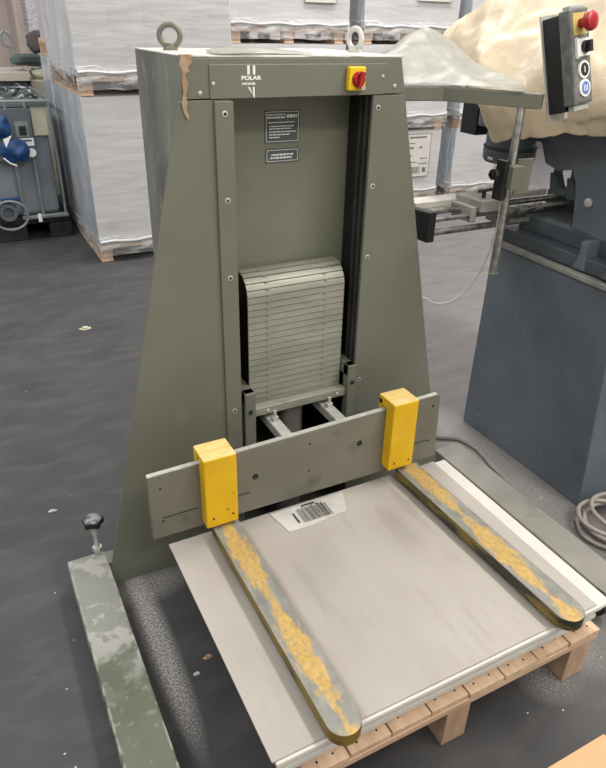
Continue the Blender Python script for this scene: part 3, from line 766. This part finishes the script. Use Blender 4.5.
# ------------------------------------------------------------ wrapped loads on pallets behind
def load(x0, x1, y0, y1, z0, z1, label, group, skirt=True, left=True, seams=1, topfilm=0):
    L = empty('wrapped_paper_load', ((x0+x1)/2,(y0+y1)/2,z0)); tag(L, label, 'wrapped load', group)
    # body as a finely divided box with soft bulges
    mb = MB(); b = mb.bm
    nx_, ny_, nz_ = 14, 12, 12
    def q(fn, nu, nv, k):
        V = [[b.verts.new(fn(i/nu, j/nv)) for i in range(nu+1)] for j in range(nv+1)]
        for j in range(nv):
            for i in range(nu):
                f = b.faces.new((V[j][i],V[j][i+1],V[j+1][i+1],V[j+1][i])); f.material_index = k
    def w(p):
        s = .006
        n = noise.noise(Vector(p)*5); ex = min(abs(p[0]-x0),abs(p[0]-x1)) < 1e-5
        return Vector(p)+Vector((n*s if ex else 0, n*s if not ex else 0, 0))
    q(lambda u,v: w((x0+(x1-x0)*u,y0,z0+(z1-z0)*v)), nx_, nz_, 0)
    q(lambda u,v: w((x0+(x1-x0)*u,y1,z0+(z1-z0)*v)), nx_, nz_, 0)
    q(lambda u,v: w((x0,y0+(y1-y0)*u,z0+(z1-z0)*v)), ny_, nz_, 1)
    q(lambda u,v: w((x1,y0+(y1-y0)*u,z0+(z1-z0)*v)), ny_, nz_, 1)
    q(lambda u,v: Vector((x0+(x1-x0)*u,y0+(y1-y0)*v,z1)), 2, 2, 0)
    q(lambda u,v: Vector((x0+(x1-x0)*u,y0+(y1-y0)*v,z0)), 2, 2, 0)
    bmesh.ops.remove_doubles(b, verts=b.verts, dist=.002)
    idx = [f.material_index for f in b.faces]
    o = mb.build('carton_block', 'wrap', L, bevel=.008)
    o.data.materials.append(M['wrapside'])
    for p, k in zip(o.data.polygons, idx): p.material_index = k
    if skirt:
        rows = []
        for dz, off in ((.06,.008),(.01,.012),(-.04,.014),(-.10,.006)):
            n_ = 13
            rows.append([(x0-off*.3+(x1-x0+off*.6)*i/n_, y0-off, z0+dz) for i in range(n_+1)])
        grid_surface(rows, 'stretch_film', 'skirt', L, su=2, sv=4, amp=.008, nscale=9, thick=.0008)
        rows = []
        for dz, off in ((.06,.008),(.01,.012),(-.04,.014),(-.10,.006)):
            rows.append([(x0-off, y0+(y1-y0)*i/10, z0+dz) for i in range(11)])
        grid_surface(rows, 'stretch_film', 'skirt', L, su=2, sv=4, amp=.008, nscale=9, thick=.0008)
        # pale gathered roll of film along the lower edge
        MB().tube([(x0+.01+(x1-x0-.02)*i/12, y0-.010, z0+.02+.006*math.sin(i*1.7)) for i in range(13)], .011, 8, sub=3).build('film_roll', 'wrap', L, smooth=True)
    return L
def pallet_bg(x0, x1, y0, y1, z0, label, seed=3, htot=.144, boards=7):
    return mk_pallet('wooden_pallet', x0, x1, y0, y1, z0, label, 'pallets under the white wrapped loads', boards, htot=htot, blk=.09, seed=seed)
# left stack (two high) and the stack behind it
pallet_bg(.705,1.86,3.50,4.66,0,'pallet on the floor under the lower left white wrapped load')
load(.70,1.87,3.485,4.68,.146,1.235,'white wrapped load standing lowest behind the left side of the lift','white wrapped loads')
pallet_bg(.705,1.86,3.48,4.66,1.238,'pallet between the two white loads just left of the lift', htot=.135)
load(.69,1.87,3.47,4.68,1.374,2.35,'white wrapped load stacked on top, left of the left lifting eye','white wrapped loads')
pallet_bg(.72,1.86,4.80,5.2,0,'pallet on the floor under the far left load, deep behind the front stack',4)
load(.70,1.87,4.78,5.25,.146,1.43,'lower white wrapped load deep behind the front left stack','white wrapped loads', skirt=False)
pallet_bg(.70,1.86,4.80,5.2,1.432,'pallet sticking out high up beside the dark clothes pile',4, htot=.13)
load(.725,1.87,4.80,5.2,1.563,2.5,'upper white wrapped load deep behind the front left stack','white wrapped loads', skirt=False)
# right-hand row
colx = [(2.10,3.23,'behind the middle of the lift top'),(3.43,4.48,'behind the right lifting eye'),(4.68,5.80,'behind the slate blue machine')]
for i, (a, b_, wh) in enumerate(colx):
    y0 = 4.10
    pallet_bg(a+.01,b_,y0,5.2,0,'floor level pallet in the stack '+wh, 5+i)
    load(a,b_+(.0 if i else 0),y0-.01,5.22,.146,.775,'lowest white wrapped load in the stack '+wh,'white wrapped loads')
    pallet_bg(a+.01,b_,y0,5.2,.777,'second pallet up in the stack '+wh, 5+i, htot=.125)
    load(a-.02,b_+.01,y0-.03,5.22,.906,1.565,'middle white wrapped load in the stack '+wh,'white wrapped loads')
    pallet_bg(a+.01,b_,y0,5.2,1.567,'top pallet in the stack '+wh, 5+i, htot=.13)
    load(a,b_+.04,y0-.01,5.22,1.698,2.5,'top white wrapped load in the stack '+wh,'white wrapped loads')
# paper labels on the loads
def load_label(x0,x1,z0,z1,y,lab,title=True):
    p = empty('load_label', ((x0+x1)/2,y,z0)); tag(p, lab, 'label')
    MB().box(x0,x1,y-.003,y,z0,z1).build('paper_sheet','paper',p)
    f = MB(); random.seed(int(x0*10)); W = x1-x0; Hh = z1-z0
    def ln(u0,u1,v,h):
        x = x0+W*u0
        while x < x0+W*u1:
            w = random.uniform(.008,.025); f.box(x,min(x+w,x0+W*u1),y-.0042,y-.0032,z0+Hh*v,z0+Hh*v+h); x += w+.006
    ln(.12,.8,.90,.018); ln(.1,.35,.78,.01); ln(.1,.3,.66,.022); ln(.55,.65,.66,.022); ln(.1,.3,.5,.01); ln(.6,.9,.42,.01); ln(.1,.5,.34,.01); ln(.55,.95,.30,.01)
    x = x0+W*.1
    while x < x0+W*.62: f.box(x,x+.006,y-.0042,y-.0032,z0+Hh*.08,z0+Hh*.24); x += random.uniform(.009,.016)
    ln(.75,.9,.1,.05)
    t = .004
    f.box(x0,x1,y-.0042,y-.0032,z0,z0+t).box(x0,x1,y-.0042,y-.0032,z1-t,z1).box(x0,x0+t,y-.0042,y-.0032,z0,z1).box(x1-t,x1,y-.0042,y-.0032,z0,z1)
    f.build('printed_text','label',p)
load_label(4.02,4.335,.31,.745,4.075,'printed white sheet on the lowest load just right of the lift')
load_label(2.80,3.12,1.885,2.2,4.075,'printed sheet cut off by the photo top behind the lift middle')
load_label(4.0,4.40,1.93,2.2,4.075,'printed sheet cut off by the photo top above the plastic sheet')
load_label(5.28,5.60,.34,.70,4.075,'printed sheet on the lowest load behind the clamp knob')

# ------------------------------------------------------------ liquid container at the left
ib = empty('liquid_container', (.08,4.9,0)); tag(ib, 'grey plastic tank in a steel tube cage on dark feet at the left edge', 'container')
def ip(mb, name, m, **k): return mb.build(name, m, ib, **k)
IX0, IX1, IY0, IY1 = -.45, .60, 4.36, 5.5
ip(MB().box(IX0+.03,IX1-.035,IY0+.04,IY1-.04,.20,1.08), 'tank', 'ibc', bevel=.04)
fr_ = MB()
for z in (1.13,):
    fr_.tube([(IX0,IY0,z),(IX1,IY0,z),(IX1,IY1,z),(IX0,IY1,z)], .014, 8, closed=True, sub=1)
ip(fr_, 'top_frame', 'galv', smooth=True)
ip(MB().box(IX0,IX1,IY0-.012,IY0+.01,1.085,1.115), 'top_rail', 'ibcd', bevel=.004)
for x in (.275,.425,.600):
    ip(MB().tube([(x-.012 if x<.5 else x,IY0-.01,.21),(x-.015 if x<.5 else x,IY0-.01,.7),(x-.02 if x<.5 else x-.01,IY0-.01,1.12)], .013 if x<.5 else .011, 8), 'upright_tube', 'galv', smooth=True)
for x in (-.35,-.1):
    ip(MB().tube([(x,IY0-.01,.21),(x,IY0-.01,1.12)], .013, 8), 'upright_tube', 'galv', smooth=True)
ip(MB().box(-.30,.435,IY0-.03,IY0-.012,.68,1.08), 'front_panel', 'ibcd', bevel=.006)
ip(MB().box(.445,.565,IY0-.0,IY0+.02,.86,1.10), 'corner_board', 'beige', bevel=.004)
ip(MB().box(.235,.62,IY0-.04,IY0+.01,.185,.215), 'lower_rail', 'galv', bevel=.006)
ip(MB().box(.36,.39,IY0-.05,IY0-.04,.16,.23), 'tie', 'white')
ip(MB().box(.305,.405,IY0-.036,IY0-.03,.86,.98).build('x','galv',ib) and MB().box(.33,.385,IY0-.042,IY0-.036,.875,.945), 'id_window', 'black')
bpy.data.objects['x'].name = 'window_frame'
ip(MB().box(.32,.43,IY0-.035,IY0-.031,.79,.85), 'paper_sticker', 'white')
ip(MB().box(.335,.415,IY0-.037,IY0-.0355,.825,.838), 'sticker_print', 'dark')
ip(MB().lathe((.40,IY0-.031,.735),(0,-1,0),[(0,.035),(.003,.035)],20), 'round_sticker', 'white')
for (x0,x1,y0,y1) in ((IX0,-.25,IY0,IY1),(.0,.26,IY0,IY1),(.45,.64,IY0,IY1)):
    ip(MB().box(x0,x1,y0,y1,.0,.13), 'foot', 'rubber', bevel=.01)
ip(MB().box(IX0,IX1+.02,IY0+.02,IY1,.13,.2), 'base_tray', 'rubber', bevel=.01)
ip(MB().lathe((.13,IY0+.03,.27),(0,-1,0),[(0,.07),(.05,.07),(.05,.055),(.10,.055),(.10,.07),(.125,.07),(.126,.045),(.09,.04)],24), 'valve', 'ibcd', smooth=True)
ip(MB().box(.09,.24,IY0-.07,IY0-.03,.355,.385).cyl((.13,IY0-.05,.32),(.13,IY0-.05,.37),.022), 'valve_handle', 'bluebag', bevel=.004)
ip(MB().tube([(.14+.14*math.cos(t),IY0-.10,.25+.12*math.sin(t)) for t in [2*PI*i/16 for i in range(16)]], .010, 8, closed=True, sub=2), 'valve_ring', 'galv', smooth=True)
def bag(name, cx, cz, w, h, lab, seed):
    random.seed(seed); rows = []
    for j in range(5):
        v = j/4; ww = w*(.5+.5*math.sin(PI*(.15+.7*v)))
        rows.append([(cx-ww/2+ww*i/5, IY0-.055-.04*math.sin(PI*i/5)*math.sin(PI*(.1+.8*v))-random.uniform(0,.02), cz-h/2+h*v+random.uniform(-.01,.01)) for i in range(6)])
    o = grid_surface(rows, name, 'bluebag', amp=.02, nscale=14, thick=.004, su=4, sv=4, seed=seed, base=(cx,IY0-.06,cz))
    tag(o, lab, 'bag', None); return o
b1 = bag('blue_bag', .19, .94, .14, .17, 'smaller upper blue plastic bag taped to the grey tank front', 3)
b2 = bag('blue_bag', .275, .755, .22, .17, 'wider lower blue plastic bag beside the round sticker on the tank', 4)
MB().prism([(.19,.86),(.26,.89),(.205,.80)],1,IY0-.125,IY0-.12).build('white_triangle','white',b1)
MB().tube([(.17,IY0-.12,.72),(.21,IY0-.125,.68),(.26,IY0-.12,.655)],.006,6).build('white_edge','white',b2)
# crumpled scraps on the tank
random.seed(21)
sm = MB(); sd = MB()
for i in range(260):
    x = random.uniform(-.42,.56); y = random.uniform(IY0+.05,IY1-.05); z = 1.12+random.uniform(0,.06)
    c = Vector((x,y,z)); tgt = sm; k_ = 0 if random.random() < .62 else 1
    s = random.uniform(.02,.055)
    vs = [tgt.bm.verts.new(c+Vector((random.uniform(-s,s),random.uniform(-s,s),random.uniform(-s*.5,s*.5)))) for _ in range(4)]
    for f in ((0,1,2),(0,1,3),(1,2,3),(0,2,3)): tgt.bm.faces.new([vs[k] for k in f]).material_index = k_
so_ = sm.build('foil_scraps', 'scrapgrey', base=(.08,4.9,1.1)); so_.data.materials.append(M['scrapdark'])
tag(so_, 'heap of crumpled grey foil scraps on top of the tank', 'scraps', kind='stuff')
MB_l = MB().box(-.4,.56,IY0+.05,IY1-.05,1.085,1.095); ip(MB_l, 'top_sheet', 'ibcd')

# ------------------------------------------------------------ things far left
tb = empty('side_table', (.2,6.3,0)); tag(tb, 'pale cream topped table behind the grey tank', 'table')
MB().box(-.5,.66,5.85,6.6,1.16,1.24).build('table_top','cream',tb,bevel=.005)
MB().box(-.45,.62,5.9,6.55,.0,1.16).build('table_cabinet','ibcd',tb)
ls = empty('low_shelf', (.9,6.6,0)); tag(ls, 'low pale chest behind the far left load carrying folded clothes', 'chest')
MB().box(.665,1.6,5.95,6.9,0,1.16).build('chest_body','cream',ls,bevel=.01)
def pillow(cx,cy,cz,a,b_,c,name,m,lab,cat,seed,group=None):
    mb = MB(); bmesh.ops.create_icosphere(mb.bm, subdivisions=4, radius=1)
    for v in mb.bm.verts:
        p = v.co.copy(); n = noise.noise(p*1.8+Vector((seed,0,0)))*.18
        e = lambda t: math.copysign(abs(t)**.75, t)
        v.co = Vector((cx+e(p.x)*a*(1+n), cy+e(p.y)*b_*(1+n), cz+e(p.z)*c*(1+n*1.3)))
    return tag(mb.build(name, m, smooth=True, base=(cx,cy,cz-c)), lab, cat, group)
pillow(.85,6.1,1.213,.16,.13,.05,'folded_cloth','beige','pale beige folded cloth at the bottom of the clothes pile','cloth',1)
pillow(.72,6.1,1.335,.19,.13,.055,'folded_jacket','textile','dark green striped jacket folded below the round brown bag','jacket',2)
pillow(.82,6.1,1.50,.12,.11,.10,'fabric_bag','brownbag','round dark brown bag on top of the folded clothes','bag',3)
# tiled strip column on the rear wall
cm2 = mat('patterned_tiles', lin(176,172,178), lin(196,190,194), 6, .4)
nt, N, L, b, tc, nz, ramp, mix, out = mat.last
bt = N.new('ShaderNodeTexBrick'); bt.inputs['Scale'].default_value = 12; bt.inputs['Color1'].default_value = (*lin(196,192,198),1); bt.inputs['Color2'].default_value = (*lin(150,148,160),1); bt.inputs['Mortar'].default_value = (*lin(206,200,202),1); bt.inputs['Mortar Size'].default_value = .03
sep = N.new('ShaderNodeSeparateXYZ'); cmb = N.new('ShaderNodeCombineXYZ'); L.new(tc.outputs['Object'], sep.inputs[0]); L.new(sep.outputs['X'], cmb.inputs[0]); L.new(sep.outputs['Z'], cmb.inputs[1])
L.new(cmb.outputs[0], bt.inputs['Vector']); L.new(bt.outputs['Color'], b.inputs['Base Color'])
struct(MB().box(.96,1.32,7.8,8.999,0,4.999).build('trim_1', cm2))
struct(MB().box(.86,.96,8.2,8.999,0,4.999).build('trim_2', mat('pale_pillar', lin(214,200,190), lin(206,190,180), 3, .8)))
# bent pipe stand
tag(MB().tube([(.60,6.72,0),(.60,6.72,.6),(.60,6.72,1.32),(.62,6.72,1.50),(.58,6.72,1.58),(.53,6.72,1.54),(.54,6.72,1.46),(.60,6.72,1.43)],.014,8).build('pipe_stand','galv',base=(.6,6.72,0)),'slim grey pipe with a looped top behind the cream table','pipe')

# ------------------------------------------------------------ litter on the floor
def scrap(x, y, s, seed, name, m, lab, cat, group=None, flat=.25):
    random.seed(seed); mb = MB(); n = 7
    P_ = [(x+s*random.uniform(.5,1)*math.cos(2*PI*i/n)*1.3, y+s*random.uniform(.4,.9)*math.sin(2*PI*i/n)*.8) for i in range(n)]
    mb.prism(P_, 2, .0005, .002)
    mb.prism([(x+(px-x)*.5, y+(py-y)*.6) for px, py in P_], 2, .002, .002+s*flat)
    return tag(mb.build(name, m, base=(x,y,0)), lab, cat, group)
scrap(.33,2.24,.045,1,'paper_scrap','beige','pale oval scrap on the floor left of the lift wing, well behind its knob','scrap')
scrap(-.14,.50,.016,2,'paper_scrap','paper','small white flake on the floor just behind the levelling knob','scrap')
scrap(.13,-.47,.013,3,'paper_scrap','paper','grey triangular flake on the floor between left foot and pallet','scrap')
scrap(.185,-.43,.016,4,'bark_piece','woodor','small brown lump on the floor at the left edge of the paper pile','scrap',flat=.5)
random.seed(30)
for i, (x, y) in enumerate([(-.11,1.55),(.70,2.98),(-.06,.57),(-.20,.05),(-.18,-.18),(-.23,-.35),(-.27,-.55),(-.25,-.60),(.10,-.10),(1.05,-1.06),(.95,-1.02),(1.30,-.98),(1.72,-.30),(1.25,-.9)]):
    scrap(x, y, random.uniform(.0025,.0045), 40+i, 'paper_crumb', 'paper', 'tiny pale crumb lying on the dark floor', 'crumb', 'pale crumbs on the floor')

# ------------------------------------------------------------ lights
def area(x, y, z, sx, sy, e, c=(1,1,1), rot=(0,0,0)):
    l = bpy.data.lights.new('ceiling_or_fill_lamp', 'AREA'); l.shape = 'RECTANGLE'; l.size = sx; l.size_y = sy; l.energy = e; l.color = c
    o = bpy.data.objects.new('ceiling_or_fill_lamp', l); o.location = (x,y,z); o.rotation_euler = rot; col.objects.link(o)
area(2.6,-1.4,4.9, .6,4.0, 190, (1,.97,.92))
area(-2.2,-1.6,4.9, .6,4.0, 80, (.97,.98,1))  # added fill from the left, lightens the left-facing sides
area(.6,-4.2,4.6, 4.0,.6, 90, (1,.98,.95), (math.radians(25),0,0))  # added front fill, brightens faces turned towards the camera
area(3.2,3.0,4.9, 3.0,.6, 130, (1,.97,.95))
area(.2,3.4,4.9, 2.4,.6, 60, (1,.97,.95))
area(6.5,1.5,4.9, .6,4.0, 110, (1,.97,.95))
area(-2.6,3.6,4.6, .6,3.0, 110, (.93,.97,1), (0,math.radians(-25),0))  # added tilted fill, lifts the left faces of the rear stacks
# added unseen panel at the right wall, grazing the floor with cool light
area(8.9,4.5,2.6, 2.4,2.2, 110, (.95,.97,1), (0,PI/2,0))
w = bpy.data.worlds.new('World'); sc.world = w; w.use_nodes = True
w.node_tree.nodes['Background'].inputs[0].default_value = (.9,.95,1,1); w.node_tree.nodes['Background'].inputs[1].default_value = .3

# ------------------------------------------------------------ camera
F = 653.55; YAW, PIT, ROL = .4869, .5078, .0252
f = Vector((math.sin(YAW)*math.cos(PIT), math.cos(YAW)*math.cos(PIT), -math.sin(PIT)))
rt = Vector((math.cos(YAW), -math.sin(YAW), 0)); up = rt.cross(f)
r = math.cos(ROL)*rt+math.sin(ROL)*up; u = -math.sin(ROL)*rt+math.cos(ROL)*up
cd = bpy.data.cameras.new('camera'); cd.sensor_fit = 'HORIZONTAL'; cd.sensor_width = 36; cd.lens = F/606*36; cd.clip_start = .05
co = bpy.data.objects.new('camera', cd); col.objects.link(co)
co.matrix_world = Matrix(((r.x,u.x,-f.x,-.2139),(r.y,u.y,-f.y,-1.7686),(r.z,u.z,-f.z,1.75),(0,0,0,1)))
sc.camera = co
sc.view_settings.view_transform = 'Standard'; sc.view_settings.look = 'None'; sc.view_settings.gamma = 1; sc.view_settings.exposure = .34
sc.view_settings.use_curve_mapping = False
for o in bpy.data.objects:
    if 'wbase' in o: del o['wbase']
for m in bpy.data.materials:
    if 'o' in m: del m['o']
